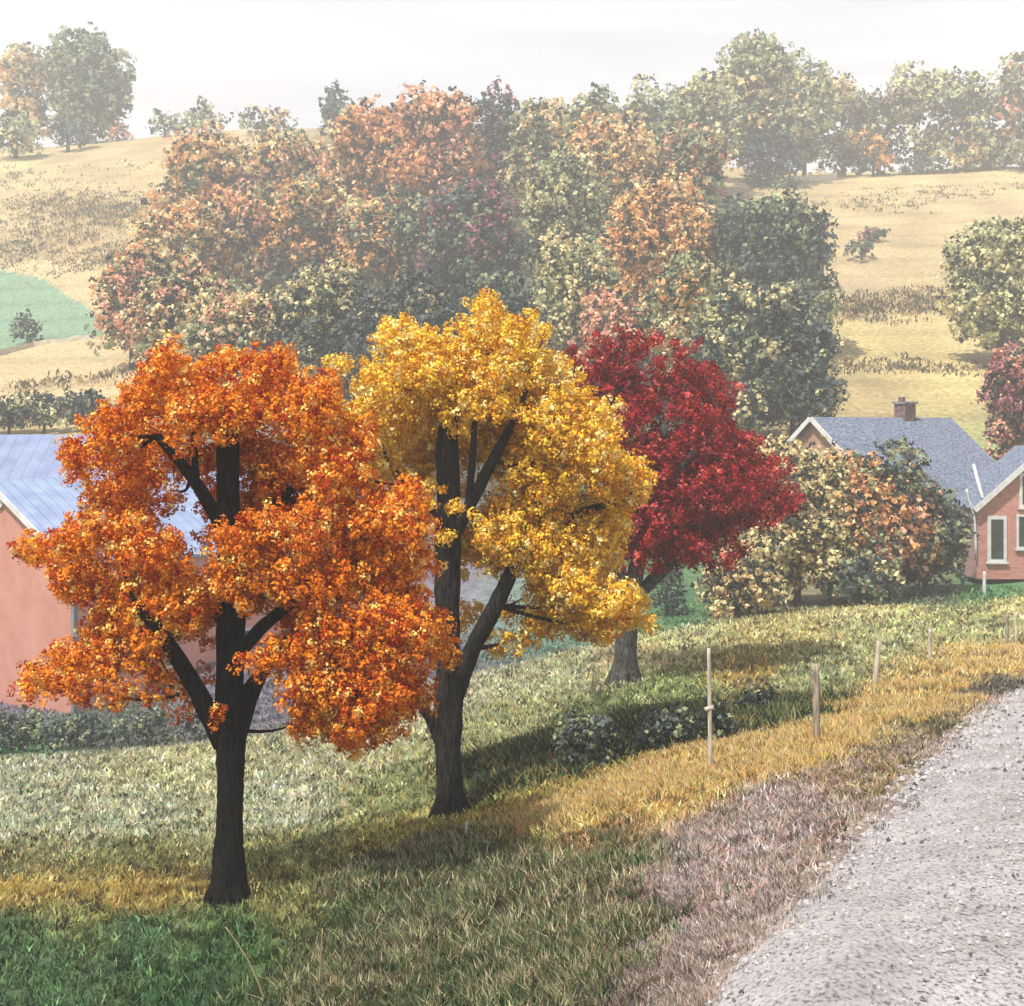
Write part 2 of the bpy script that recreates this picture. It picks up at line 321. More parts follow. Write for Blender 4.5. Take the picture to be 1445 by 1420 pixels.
# taller mixed weeds
def region(pts, n, jx, jy, spill=0.05):
    r = []
    c = [near(a, b) for a, b in pts]
    for p in c:
        s = p.y/F; yd = p.y
        r.append(np.stack([p.x + rng.normal(0, jx*s, n), yd*np.exp(rng.normal(0, jy, n))], 1))
    r = np.concatenate(r); x, y = r[:,0], r[:,1]; ok = (~on_road(x, y)) | (x - edge(y) < rng.exponential(spill, len(x))); return x[ok], y[ok]
def seedstuff(name, x, y, nb, h, w, sp, pal, pr, label, lean=0.35):
    sc = y/15; col = np.array(pal)[rng.choice(len(pal), len(x), p=pr)]*rng.lognormal(0, .2, (len(x),1))
    q, k = tufts(x, y, nb, h*sc**0.5, w*sc, sp*sc, col, lean)
    return tag(link(name, quadmesh(name, q, np.clip(k,0,.85)), M_grass), label, 'grass', None, 'stuff')
x, y = region([(480,1400),(560,1340),(620,1290),(700,1250),(640,1200),(740,1330),(800,1400),(820,1250),(700,1400),(560,1240),(850,1330)], 420, 55, 0.035)
seedstuff('tall_weeds', x, y, 11, 0.20, 0.008, 0.05, [(0.035,0.06,0.025),(0.17,0.23,0.10),(0.56,0.50,0.30),(0.20,0.13,0.09)], [.32,.28,.24,.16], 'tall dark olive weeds and dead stems in the front middle')
x, y = region([(1000,1100),(1060,1080),(950,1110),(880,1130),(800,1150),(730,1165),(1110,1050),(1170,1030),(1230,1000),(1300,975),(1370,945),(1430,925),(1110,1085),(1190,1050),(900,1100),(1260,1020),(1330,1000),(1020,1060)], 420, 36, 0.022)
seedstuff('golden_verge_grass', x, y, 10, 0.17, 0.009, 0.06, [(0.74,0.50,0.16),(0.82,0.64,0.34),(0.68,0.40,0.20),(0.20,0.17,0.07)], [.42,.28,.15,.15], 'golden dry grass along the fence beside the gravel road')
x, y = region([(760,1060),(820,1040),(880,1030),(940,1015),(990,1010),(1040,1005),(1090,1020),(900,1060),(960,1050),(1010,1040),(850,1075),(700,1080),(1130,1000),(720,1110)], 260, 34, 0.016)
seedstuff('dark_weeds', x, y, 9, 0.26, 0.012, 0.06, [(0.03,0.045,0.02),(0.10,0.15,0.06),(0.30,0.30,0.14),(0.40,0.30,0.12)], [.42,.28,.17,.13], 'dark green weeds behind the fence posts')
x, y = region([(20,1262),(90,1260),(160,1262),(230,1262),(290,1258)], 200, 30, 0.010)
seedstuff('dry_grass_strip', x, y, 7, 0.12, 0.009, 0.05, [(0.60,0.43,0.12),(0.50,0.38,0.15),(0.3,0.28,0.1)], [.5,.3,.2], 'yellow dry grass strip left of the orange tree')
x, y = region([(950,1230),(1000,1180),(920,1300),(880,1380),(980,1260),(1060,1160),(1120,1130),(1180,1090),(900,1230),(1010,1320),(940,1370),(1100,1220),(1250,1050),(1330,1010),(960,1420),(1040,1330),(1110,1260),(1200,1150),(1290,1062),(1370,995)], 420, 40, 0.03, 0.35)
seedstuff('dead_verge_grass', x, y, 8, 0.10, 0.007, 0.045, [(0.60,0.45,0.38),(0.68,0.58,0.52),(0.30,0.24,0.21),(0.18,0.18,0.14)], [.36,.26,.22,.16], 'thin pinkish brown dead grass on the road verge')
# coarse scrub grass of the far fields
x, y = [], []
for (px,py,jx,n) in [(40,290,40,60),(110,290,50,100),(170,300,40,120),(90,320,60,60),(60,352,60,90),(150,365,40,90),(20,345,20,40),(1200,440,40,70),(1260,430,50,90),(1320,420,30,40),(1300,275,60,40),(1230,290,40,40),(1420,262,30,30),(60,590,60,120),(100,250,90,50),(1250,520,90,60),(100,540,60,30)]:
    p = far(px, py); s = p.y/F; n *= 2; x.append(p.x+rng.normal(0,jx*s,n)); y.append(p.y+rng.normal(0,6*s*6,n))
x = np.concatenate(x); y = np.concatenate(y)
col = np.array([(0.12,0.10,0.06),(0.2,0.17,0.1),(0.55,0.42,0.22)])[rng.choice(3, len(x), p=[.5,.25,.25])]
q, k = tufts(x, y, 7, 0.55+0*x, 0.10+0*x, 0.45+0*x, col, 0.3)
tag(link('rough_hill_grass', quadmesh('rough_hill_grass', q, k), M_grass), 'coarse brown tussocks on the far hill fields', 'grass', None, 'stuff')

# ------------------------------------------------------------------ hero trees
M_bark = noisemat('dark_bark', (0.004,0.0038,0.0035), (0.022,0.020,0.018), 7, 0.95, 1.0, (4.5,4.5,0.55), 9, bdist=0.09)
M_bark2 = noisemat('grey_bark', (0.02,0.019,0.018), (0.15,0.145,0.14), 7, 0.95, 1.0, (4.5,4.5,0.55), 9, bdist=0.09)
M_leaf = leafmat('hero_leaf', 0.10, 0.65, 0.12)
FILL = dict(orange_maple=[(290,650,30,.9),(365,650,34,.8),(300,700,28,.8),(345,700,26,.9),(255,680,16,1.2),(240,620,30,.8),(190,610,34,.8),(455,715,30,.6),(400,705,30,.6),(300,720,22,.9),(120,730,22,.6),(210,730,20,.9),(250,655,22,.7),(205,668,34,.7),(250,705,22,.8),(180,720,30,.5),(410,655,40,.7),(440,690,34,.6),(375,690,34,.9),(365,640,30,1.0),(280,640,26,1.0),(215,630,34,.4),(303,592,32,-.7),(342,592,30,-.7),(322,575,30,-.8)],
 yellow_maple=[(600,660,30,.9),(660,655,22,1.0),(690,630,34,.9),(725,640,38,.7),(660,620,30,1.2),(700,600,34,1.0),(740,620,34,.3),(705,640,24,.3),(590,640,34,.9),(600,610,30,.5),(575,700,34,.9),(600,730,26,.8),(545,730,30,.9),(650,700,20,1.1),(730,590,34,.8),(540,790,36,.8),(560,860,30,.8),(575,760,34,.8),(780,800,30,.5),(790,720,40,.6),(650,620,26,.9),(700,670,24,.8),(600,570,40,.9),(740,730,30,.7),(770,870,30,.4),(745,890,26,.5),(725,860,22,.6),(700,905,20,.5),(690,780,24,.5),(640,720,15,-.7),(600,640,22,.6),(770,640,34,.5),(645,880,14,.7),(675,770,34,.6),(690,795,26,.5),(665,745,28,.6),(700,725,30,.5),(655,870,22,.6),(645,790,20,.9)],
 red_maple=[(870,640,30,.5),(850,600,30,.6),(860,690,34,.5),(850,740,30,.6),(890,720,34,.6),(930,700,34,.6),(990,700,34,.6),(1050,720,34,.4),(980,760,30,.5),(850,560,34,.6),(830,540,26,.6),(960,640,34,.6),(1000,660,30,.5),(910,760,26,.6),(940,760,30,.4),(1050,690,30,.5),(900,500,26,.6),(840,650,30,.8),(905,655,34,-1.2),(930,690,34,-1.3),(890,610,22,-1.0),(885,700,32,-1.2),(870,750,30,-1.0),(920,740,34,-1.4),(960,700,34,-1.3),(970,770,30,-1.1),(1010,700,34,-1.2),(935,640,28,-1.0),(870,640,28,-1.0),(900,780,24,-1.2),(965,630,26,-1.2),(850,610,24,-.5),(905,575,24,-.8),(950,575,20,-.8),(925,800,16,-.9),(925,640,20,-.4),(930,585,22,.5),(905,590,20,.3),(890,560,26,.5),(930,545,26,.6),(960,595,24,.4),(915,625,22,.8)])
def hero(name, label, base_px, base_py, dist, trunk, branches, blobs, pal, bark, extra_bark=None, leaf=4.9, back=True, depth=1.0):
    base = W(base_px, base_py, dist); base.z = float(gz(base.x, base.y))
    root = empty(name, base, label, 'tree')
    s = dist/F
    def P(px, py, dz=0): return W(px, py, dist+dz)
    pth = [P(a, b, c) for a, b, w_, c in trunk]; pth[0].z = base.z-0.15
    tube('trunk', pth, [w_*s/2 for a,b,w_,c in trunk], bark, root, 18, 0.07, 8, 0.25)
    for br in branches:
        tube('branch', [P(a,b,c) for a,b,w_,c in br], [w_*s/2 for a,b,w_,c in br], bark, root, 9, 0.08, 5)
    # roots and twigs
    for k in range(6):
        a = k*1.05+rng.uniform(-.3,.3); r0 = trunk[0][2]*s*0.42; dx, dy = math.cos(a), math.sin(a); R1 = r0*rng.uniform(1.5, 2.0)
        e = Vector((base.x+dx*R1, base.y+dy*R1, 0)); e.z = float(gz(e.x, e.y))-0.03
        tube('root', [base+Vector((dx*r0*.35, dy*r0*.35, r0*2.2)), base+Vector((dx*r0*.95, dy*r0*.95, r0*.7)), e], [r0*.5, r0*.42, r0*.12], bark, root, 8, 0.1, 4)
    sk = [P(a,b,c) for a,b,w_,c in trunk[4:]] + [P(a,b,c) for br in branches for a,b,w_,c in br[1:]]
    for b in [blobs[i] for i in rng.choice(len(blobs), min(26, len(blobs)), replace=False)]:
        e = P(b[0]+rng.uniform(-.4,.4)*b[2], b[1]-rng.uniform(0,.5)*b[2], max(b[3] if len(b) > 3 else 0, 0)+rng.uniform(.25,.7)); c_n = min(sk, key=lambda q: (q-e).length+0.8*max(0, q.z-e.z))
        m_ = (c_n+e)/2 + Vector((0,0,-0.10*(e-c_n).length)) + Vector(rng.normal(0,.05,3))
        tube('branch', [c_n, m_, e], [3.2*s, 2.2*s, 0.7*s], bark, root, 6, .05, 4)
    # crown
    PP = []; NN = []; CC = []
    allb = []
    for b in list(blobs)+FILL[name]:
        cx, cy, r = b[:3]; dz = b[3] if len(b) > 3 else rng.uniform(-0.7, 0.5)*depth
        r = r*(1.22 if name == 'red_maple' else 1.13); allb.append((cx, cy, r, dz, 0))
        if back and r > 32 and len(b) <= 4:
            for f_ in (0.95, 0.8): allb.append((cx+rng.uniform(-9,9), cy+rng.uniform(-8,8), r*f_, max(dz,-0.1)+rng.uniform(0.7,1.2)*depth/f_**2, 1))
    pal = np.array(pal)
    for cx, cy, r, dz, bk in allb:
        c = np.array(P(cx, cy, dz)); R = r*s
        # a few bumps make the blob lumpy, never a ball
        nb = max(3, int((r/11)**2)); bd = rdir(nb)
        bc = c + bd*(R*rng.uniform(0.40, 0.84, nb))[:,None]*np.array([1,1,0.85]); br_ = R*rng.uniform(0.20, 0.42, nb)
        tone = rng.random()
        for q in range(nb):
            rp = 9.5*s; ns = max(4, int(0.90*(br_[q]/rp)**2*4)); sd = rdir(ns)
            pc = bc[q] + sd*(br_[q]*rng.uniform(0.75,1.1,ns))[:,None]
            outw = ((pc-c)*bd[q]).sum(1) > -0.15*R; pc = pc[outw]; sd = sd[outw]; ns = len(pc)
            if ns == 0: continue
            nl = 15; ld = unit(rdir(ns*nl)+0.5*np.repeat(sd, nl, 0)+[0,0,0.2])
            PP.append(np.repeat(pc, nl, 0) + ld*(rp*rng.uniform(0.45, 1.0, ns*nl))[:,None]); NN.append(unit(ld+0.28*rng.normal(size=(ns*nl,3))))
            w_ = rng.random((ns,1))*0.65+tone*0.35
            cc_ = pal[0]*(1-w_)+pal[1]*w_; sp = rng.random(ns) < 0.16; cc_[sp] = pal[2]; sp = rng.random(ns) < 0.18; cc_[sp] = pal[3]
            CC.append(np.repeat(cc_, nl, 0)*rng.lognormal(0, 0.09, (ns*nl,1)))
    PP = np.concatenate(PP); NN = np.concatenate(NN); CC = np.clip(np.concatenate(CC), 0, 0.95)
    V = cards(PP, NN, leaf*s, 0.3)
    link('crown', quadmesh('crown', V, CC), M_leaf, root)
    print(name, len(PP)); return root
OR = [(0.66,0.125,0.008),(0.92,0.36,0.025),(0.97,0.62,0.17),(0.42,0.045,0.006)]
YE = [(0.82,0.46,0.03),(0.93,0.64,0.08),(0.95,0.80,0.32),(0.66,0.28,0.02)]
RE = [(0.24,0.008,0.012),(0.42,0.026,0.028),(0.64,0.11,0.09),(0.13,0.004,0.008)]
ob = [(238,512,36),(318,515,30),(385,522,40),(205,560,40),(152,608,42),(112,648,36),(172,655,34),(278,590,50,-0.9),(350,575,45),(430,580,52),(495,618,42),(470,662,46),(395,660,42,0.3),(270,545,40),(330,600,40,0.6),
 (140,700,34),(195,700,30),(235,700,20,-0.2),(55,772,32),(105,762,38),(165,760,45),(222,778,46,-0.8),(112,822,46),(185,850,52),(250,848,50,-0.7),(275,868,30),(150,890,36),
 (305,760,28),(350,762,46,-1.0),(420,748,50,-1.0),(490,738,52),(550,740,48),(585,795,36),(520,800,50,-0.3),(440,822,50,-0.9),(362,820,44,-0.8),(570,856,42),(312,815,34,-0.6),(575,700,30),(500,690,36),
 (590,900,44),(628,928,26),(545,900,54,-0.9),(475,895,48,-1.0),(415,925,42,-0.9),(360,935,28,-0.8),(450,975,48,-0.9),(520,972,58,-1.1),(580,978,40),(440,1015,34,-0.8),(492,1032,36,-0.8),(532,1020,34,-0.9),(420,880,30),
 (52,962,30),(98,945,40),(150,942,40),(120,975,26),(170,972,28),(205,925,36),(228,970,30),(258,1003,20),(225,890,36),(288,955,18,1.2),(312,1010,19,-0.45),(300,905,14,1.2),(350,720,30,0.3)]
hero('orange_maple', 'orange-leaved tree with a straight near-black trunk, leftmost and nearest', 323, 1281, 18.8,
 [(323,1290,54,0),(323,1240,47,0),(324,1180,39,0),(325,1100,37,0),(325,1030,42,0),(325,960,42,0),(326,880,38,0),(324,780,34,0),(322,690,34,0),(322,620,28,0),(325,560,14,0)],
 [[(316,1050,30,0),(280,975,24,-.2),(236,905,20,-.5),(190,850,12,-.7)],[(327,1050,34,0),(342,1000,30,.05),(362,960,22,.1),(405,900,12,.3)],[(330,930,24,0),(375,878,18,-.3),(440,830,12,-.6)],[(312,740,22,0),(270,670,16,-.2),(222,615,12,-.4)],[(332,760,18,0),(400,700,14,.3),(460,650,8,.5)],[(276,690,12,-.1),(275,640,9,-.1),(272,600,7,-.1)],[(420,900,14,.3),(470,930,12,0),(510,960,8,-.3)]],
 ob, OR, M_bark)
yb = [(468,520,24),(502,528,26),(560,478,34),(595,480,28),(688,450,34),(655,470,26),(705,470,34),(752,448,15),(768,462,12),(735,482,36),(620,515,52,-0.7),(560,540,48),(680,520,52,-0.5),(748,530,44),(525,590,46),(580,612,42,0.6),(650,575,38,-1.0),(690,572,36,-0.9),(798,572,42),(838,600,38),(770,605,42),(545,660,42),(592,690,28,-.3),(828,650,48),(880,662,34),(902,690,26),(762,680,52),(715,690,26),(862,718,38),(868,748,26),(695,748,36,-.4),(742,762,52,-.3),(800,760,52),(832,785,42),(700,792,26),
 (665,860,17,.6),(656,815,14,.5),(662,690,14,.5),(792,832,48),(848,842,38),(882,850,40),(908,875,26),(842,882,36),(758,845,26),(715,870,16,.6),(742,892,24),(722,912,20),(695,916,16),(790,882,24),(636,928,14,-.5),(655,640,10,.8),(628,755,14,-.4),(805,525,26),(505,640,30)]
M_bark3 = noisemat('charcoal_bark', (0.007,0.0065,0.006), (0.050,0.047,0.044), 7, 0.95, 1.0, (4.5,4.5,0.55), 9, bdist=0.09)
hero('yellow_maple', 'golden yellow tree with a forked dark trunk, between the orange and red trees', 636, 1160, 24.5,
 [(637,1170,46,0),(635,1120,40,0),(633,1060,36,0),(632,1000,40,0),(632,940,36,0),(632,860,33,0),(631,760,36,0),(632,690,34,0),(631,630,30,0),(640,540,16,0)],
 [[(640,985,30,0),(665,915,24,0),(700,855,22,-.1),(727,795,18,-.2),(760,740,10,-.2)],[(634,770,24,0),(662,715,18,-.1),(695,650,15,-.3),(728,588,10,-.3)],[(660,720,11,-.1),(666,660,11,-.2),(670,590,8,-.3)],[(622,1045,22,0),(606,1012,15,-.1),(590,988,12,-.2),(560,960,8,-.2)],[(630,740,16,0),(590,700,12,.2),(550,660,8,.3)],[(760,760,12,.2),(820,720,12,.2),(885,706,8,.2)]],
 yb, YE, M_bark3, leaf=4.8)
rb = [(805,492,18),(825,515,26),(852,492,26),(882,478,22),(865,535,32),(932,482,16),(962,500,26),(985,535,32),(1010,565,28),(900,520,18),(905,560,30),(945,545,26),(930,515,10),(880,590,28),(985,582,28),(1000,622,36),(1038,640,32),(1068,668,36),(1095,708,30),(1085,735,18),(1020,690,40),(960,668,38),(915,650,26),(895,690,34),(955,735,42),(1010,738,36),(1038,770,24),(1032,800,18),(1000,790,26),(945,786,30),(890,770,30),(858,788,16),(905,625,20),(915,720,30),(975,620,22),(880,740,28),(925,580,12),(860,570,18)]
hero('red_maple', 'crimson red tree, smallest and farthest of the three bright trees', 882, 962, 38.0,
 [(881,968,40,0),(882,930,35,0),(884,890,31,0),(890,840,26,0),(902,780,22,0),(925,690,16,0),(940,600,8,0)],
 [[(888,850,22,0),(872,800,16,0),(860,740,10,0)],[(892,850,20,0),(925,815,16,.2),(975,770,10,.3),(1040,720,7,.3)],[(915,700,14,0),(880,640,10,.1),(860,560,7,.1)],[(925,690,12,0),(980,640,9,0),(1020,600,6,0)]],
 rb, RE, M_bark2, leaf=4.6, depth=1.6)

# ------------------------------------------------------------------ background trees
M_bleaf = leafmat('far_leaf', 0.25, 0.7, 0.15)
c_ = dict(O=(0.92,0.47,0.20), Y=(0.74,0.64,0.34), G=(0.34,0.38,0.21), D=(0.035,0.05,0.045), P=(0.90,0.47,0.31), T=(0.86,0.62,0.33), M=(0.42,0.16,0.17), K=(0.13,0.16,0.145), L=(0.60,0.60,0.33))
def tree(kind, label, cx, top, base, hw, mix, group=None, cat='tree', d=None, px=6.8, dens=1.0, bare=0.03, shrub=False, trunkcol=None):
    if d is None: b = far(cx, base)
    else: b = W(cx, base, d); b.z = float(gz(b.x, b.y))
    d = b.y; s = d/F; H = (base-top)*s; Wd = hw*s*(1.5 if (cx > 1150 and base < 250 and not shrub) else 1.12)
    root = empty(kind, b, label, cat, group)
    if 226 <= base < 320 and not shrub: H *= 1.06
    names = [k for k, _ in mix]; pr = np.array([v for _, v in mix], float); pr /= pr.sum()
    z0 = H*(-0.14 if (base < 250 and cx > 1150) else -0.04 if base < 226 else 0.02 if shrub else bare); cz = (H+z0)/2; hz = (H-z0)/2
    nl = int(np.clip(hw*(base-top)/170, 10, 90)); ctr = np.array(b)+[0,0,cz]
    dirs = rdir(nl); pw = 0.55 if (cx > 1150 and base < 250) else 1.0 if base < 226 else 0.78; dirs = np.sign(dirs)*np.abs(dirs)**pw; rr = rng.uniform(0.35, 0.78, nl)
    taper = 1-0.25*np.clip(dirs[:,2], -1, 1)*rr
    lc = ctr + dirs*rr[:,None]*np.stack([Wd*taper, Wd*taper, np.full(nl, hz)],1); lr = min(Wd, hz)*rng.uniform(0.20, 0.42, nl)
    keepn = lc[:,2] - lr*0.7 > b.z-1.2*lr; lc = lc[keepn]; lr = lr[keepn]; dirs = dirs[keepn]; nl = len(lc)
    PP=[];NN=[];CC=[]; sz = px*s
    for i in range(nl):
        n = int(dens*2.0*4*math.pi*lr[i]**2/sz**2/1.6)+6; cl = max(3, n//5)
        cd = rdir(cl); ccn = lc[i] + cd*(lr[i]*rng.uniform(0.7,1.15,cl))[:,None]
        ld = unit(rdir(cl*5)+0.5*np.repeat(cd,5,0)+[0,0,0.3])
        p = np.repeat(ccn,5,0)+ld*(sz*rng.uniform(0.3,1.2,cl*5))[:,None]; ok = p[:,2] > b.z+0.05
        ka = np.array(c_[names[rng.choice(len(pr), p=pr)]])
        kk = np.tile(ka,(cl,1)); m2 = rng.random(cl) < 0.22; kk[m2] = np.array([c_[q_] for q_ in names])[rng.choice(len(pr), int(m2.sum()), p=pr)]
        dk = rng.random(cl) < 0.26; kk[dk] = c_['D']  # random dark clumps, gap shade put into leaf colour
        kk = np.repeat(kk,5,0)*rng.lognormal(0,0.15,(cl*5,1))
        PP.append(p[ok]); NN.append(unit(ld+0.4*rng.normal(size=ld.shape))[ok]); CC.append(kk[ok])
    # inner foliage, dark leaf colour painted in as the shade seen through gaps
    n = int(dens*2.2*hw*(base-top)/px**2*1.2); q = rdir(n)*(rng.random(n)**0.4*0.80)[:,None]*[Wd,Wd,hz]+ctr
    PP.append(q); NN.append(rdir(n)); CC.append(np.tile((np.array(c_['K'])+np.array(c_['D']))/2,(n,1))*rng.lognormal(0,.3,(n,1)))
    PP=np.concatenate(PP);NN=np.concatenate(NN);CC=np.clip(np.concatenate(CC),0,.9)
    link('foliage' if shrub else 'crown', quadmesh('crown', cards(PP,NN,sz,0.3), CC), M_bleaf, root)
    bk = M_bark2
    tr = max(0.08, Wd*0.07)
    tube('stem' if shrub else 'trunk', [tuple(np.array(b)-[0,0,.3]), tuple(np.array(b)+[Wd*.03,0,cz*.6]), tuple(np.array(b)+[-Wd*.04,0,cz*1.35])], [tr, tr*.7, tr*.25], bk, root, 7, .08, 3)
    if not shrub:
        for _ in range(4):
            e1 = lc[rng.integers(nl)]; m_ = np.array(b)+[0,0,cz*rng.uniform(.5,.9)]
            tube('branch', [tuple(m_), tuple((m_+e1)/2+[0,0,-.1*hz]), tuple(e1)], [tr*.5, tr*.35, tr*.15], bk, root, 6, .08, 3)
    return root
R_='trees on the skyline ridge'; WD='autumn trees of the hillside wood'; BU='bushes on the skyline ridge'
TR = [
 ('autumn_tree','tan and orange tree at the left end of the skyline',38,42,212,40,[('T',5),('O',2),('L',1)],R_),
 ('broadleaf_tree','tall grey-green tree on the left skyline ridge',122,26,205,60,[('G',5),('K',3)],R_),
 ('bush','yellow-green bush at the foot of the tan skyline tree, far left',22,150,224,40,[('L',3),('T',1),('G',2)],BU),
 ('bush','dark blue-green bush under the tall grey-green ridge tree',96,158,212,36,[('K',3),('G',1)],BU),
 ('bush','small pink bush right of the tall grey-green ridge tree',166,155,196,20,[('P',3),('M',1)],BU),
 ('bush','low pale bush, left end of the short bush row on the left ridge',232,160,194,34,[('L',3),('G',1)],BU),
 ('bush','rounded green bush on the bare left ridge, just right of the low pale one',286,144,192,38,[('G',3),('L',2)],BU),
 ('bush','wide tan-green bush on the ridge left of the dark pointed tree',372,146,192,58,[('G',2),('T',2),('L',1)],BU),
 ('broadleaf_tree','small dark pointed tree on the ridge left of the orange wood',480,116,200,30,[('K',4),('G',1)],R_),
 ('autumn_tree','dusty orange tree at the upper left edge of the hillside wood',300,190,360,80,[('O',3),('T',3),('G',1)],WD),
 ('autumn_tree','muted pink-tan tree in the hillside wood just below the ridge bushes',405,182,350,75,[('T',3),('P',2),('O',1),('G',1)],WD),
 ('autumn_tree','bright orange tree near the wood top, right of the dark pointed tree',525,135,320,62,[('O',5),('T',2)],WD),
 ('autumn_tree','orange-red tree at the crest of the hillside wood',620,114,320,66,[('O',4),('P',3),('T',1)],WD),
 ('broadleaf_tree','dark grey-green tree at the crest right of the orange-red tree',700,114,300,42,[('K',4),('M',1)],WD),
 ('autumn_tree','orange and yellow tree at the left edge of the wood, mid slope',255,280,450,72,[('O',4),('T',2),('Y',1)],WD),
 ('autumn_tree','orange tree in the wood centre below the dusty pink-tan one',350,270,420,70,[('O',3),('P',2),('G',2)],WD),
 ('autumn_tree','orange tree with dark gaps left of the shaded grey-green one',455,240,410,72,[('O',3),('P',1),('G',1),('Y',1)],WD),
 ('autumn_tree','olive-orange tree above the yellow foreground tree',560,270,430,75,[('Y',2),('O',2),('G',2),('K',1)],WD),
 ('broadleaf_tree','shaded grey-green tree with pink flecks in the wood centre right',660,250,440,72,[('K',5),('M',1),('G',1)],WD),  # shadowed part of the wood, shade put into the leaf colours
 ('autumn_tree','sparse pink-orange tree at the lower left end of the wood',185,340,520,52,[('P',3),('O',2),('Y',1),('G',1)],WD),
 ('autumn_tree','yellow-green speckled tree behind the top left of the orange tree',255,380,560,70,[('Y',2),('P',2),('G',2)],WD),
 ('autumn_tree','pale pink and yellow tree directly above the orange foreground crown',345,400,580,78,[('P',2),('Y',2),('G',2)],WD),
 ('autumn_tree','yellow-flecked dark tree between the orange and yellow foreground crowns',455,360,590,76,[('Y',3),('K',3),('G',2)],WD),
 ('broadleaf_tree','blue-grey shaded tree low in the wood behind the yellow crown',575,370,610,80,[('K',6),('Y',1)],WD),  # wood shadow painted as blue-grey leaves
 ('broadleaf_tree','blue-grey shaded tree behind the right of the yellow crown top',690,370,620,66,[('K',6),('G',1)],WD),  # dark fill, wood shadow painted into the leaves
 ('autumn_tree','olive tree with an orange top, right of the dark crest tree',762,114,330,50,[('L',2),('T',2),('G',1)],WD),
 ('autumn_tree','yellow-olive tree with an orange crown on the right half of the wood',865,150,380,66,[('O',3),('T',3),('L',1)],WD),
 ('autumn_tree','pale yellow-green tree left of the orange topped one in the right wood',800,210,430,66,[('L',4),('Y',3),('G',1)],WD),
 ('autumn_tree','olive tree on the skyline above the right wood',840,125,300,50,[('G',3),('L',2),('T',1)],R_),
 ('autumn_tree','olive-tan tree on the skyline left of the highest one',915,112,290,48,[('G',2),('L',2),('T',1)],R_),
 ('autumn_tree','yellow-olive tree touching the highest skyline tree on its left',990,98,280,50,[('L',3),('Y',2),('G',1)],R_),
 ('autumn_tree','orange-red flecked tree below the highest skyline tree, to its left',970,165,380,56,[('P',2),('O',2),('G',3)],WD),
 ('autumn_tree','orange and gold tree in the middle of the right wood',925,240,480,76,[('O',4),('T',2),('Y',1)],WD),
 ('autumn_tree','yellow speckled tree in the right wood above the red tree, left side',815,320,540,66,[('Y',4),('L',2),('G',2),('T',1)],WD),
 ('autumn_tree','pink-orange patch tree directly above the red foreground crown',870,385,580,58,[('P',5),('O',1),('Y',1)],WD),
 ('autumn_tree','gold and green tree above the right of the red crown',975,340,600,68,[('T',2),('Y',2),('G',2),('O',1)],WD),
 ('autumn_tree','highest skyline tree, tan-tipped with a shaded foot',1070,44,262,58,[('T',2),('L',2),('G',3)],R_),
 ('autumn_tree','green-yellow skyline tree just right of the highest one',1135,74,252,46,[('L',2),('G',3)],R_),
 ('broadleaf_tree','dark clump painted as the shade at the foot of the highest skyline tree',1085,170,266,46,[('K',6)],WD),  # added clump, the shadow here is painted as dark leaves
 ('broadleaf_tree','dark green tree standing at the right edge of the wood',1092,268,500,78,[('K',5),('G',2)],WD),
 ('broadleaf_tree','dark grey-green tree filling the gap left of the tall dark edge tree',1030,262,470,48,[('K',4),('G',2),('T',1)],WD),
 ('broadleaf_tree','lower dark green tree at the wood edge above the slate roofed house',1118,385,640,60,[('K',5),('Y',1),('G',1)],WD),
 ('autumn_tree','dark tree with yellow flecks behind the right side of the red crown',1035,390,650,60,[('Y',2),('K',4),('G',2)],WD),
 ('autumn_tree','tan skyline tree, first right of the dip beside the highest group',1190,96,248,34,[('T',3),('G',2)],R_),
 ('autumn_tree','grey-olive skyline tree above the little orange bush',1240,102,246,32,[('G',3),('M',1),('L',1)],R_),
 ('autumn_tree','yellow-green skyline tree right of the grey-olive one',1292,94,244,34,[('L',4),('Y',2)],R_),
 ('autumn_tree','gold-tipped skyline tree, third from the right',1348,90,242,32,[('L',2),('T',2),('G',1)],R_),
 ('autumn_tree','green skyline tree, second from the right',1396,86,240,32,[('G',3),('L',2)],R_),
 ('autumn_tree','tallest green skyline tree at the right edge',1446,58,240,34,[('G',3),('L',1),('P',1)],R_),
 ('bush','little orange bush in front of the right skyline trees',1232,172,250,26,[('O',4),('T',2)],BU),
 ('bush','low blue-green shrub at the foot of the yellow-green skyline tree',1300,222,246,34,[('K',5)],BU),
 ('shrub','dark scrub clump in the right hill field',1215,340,366,26,[('K',4),('G',1)],'scrub clumps in the right hill field'),
 ('shrub','flatter dark scrub clump above the other in the right hill field',1232,318,344,24,[('K',3),('M',1)],'scrub clumps in the right hill field'),
 ('autumn_tree','yellow-green tree on the hillside at the right edge',1412,290,520,72,[('L',4),('Y',3)],WD),
 ('autumn_tree','maroon tree above the brick gable at the right edge',1432,470,700,46,[('M',4),('P',3)],WD),
 ('shrub','small dark bush alone in the green field at the left',38,444,488,17,[('K',3),('G',1)],None),
]
for k, lab, cx, top, base, hw, mix, grp in TR:
    sh = k in ('bush','shrub')
    tree(k, lab, cx, top, base, hw, mix, grp, 'bush' if sh else 'tree', shrub=sh)
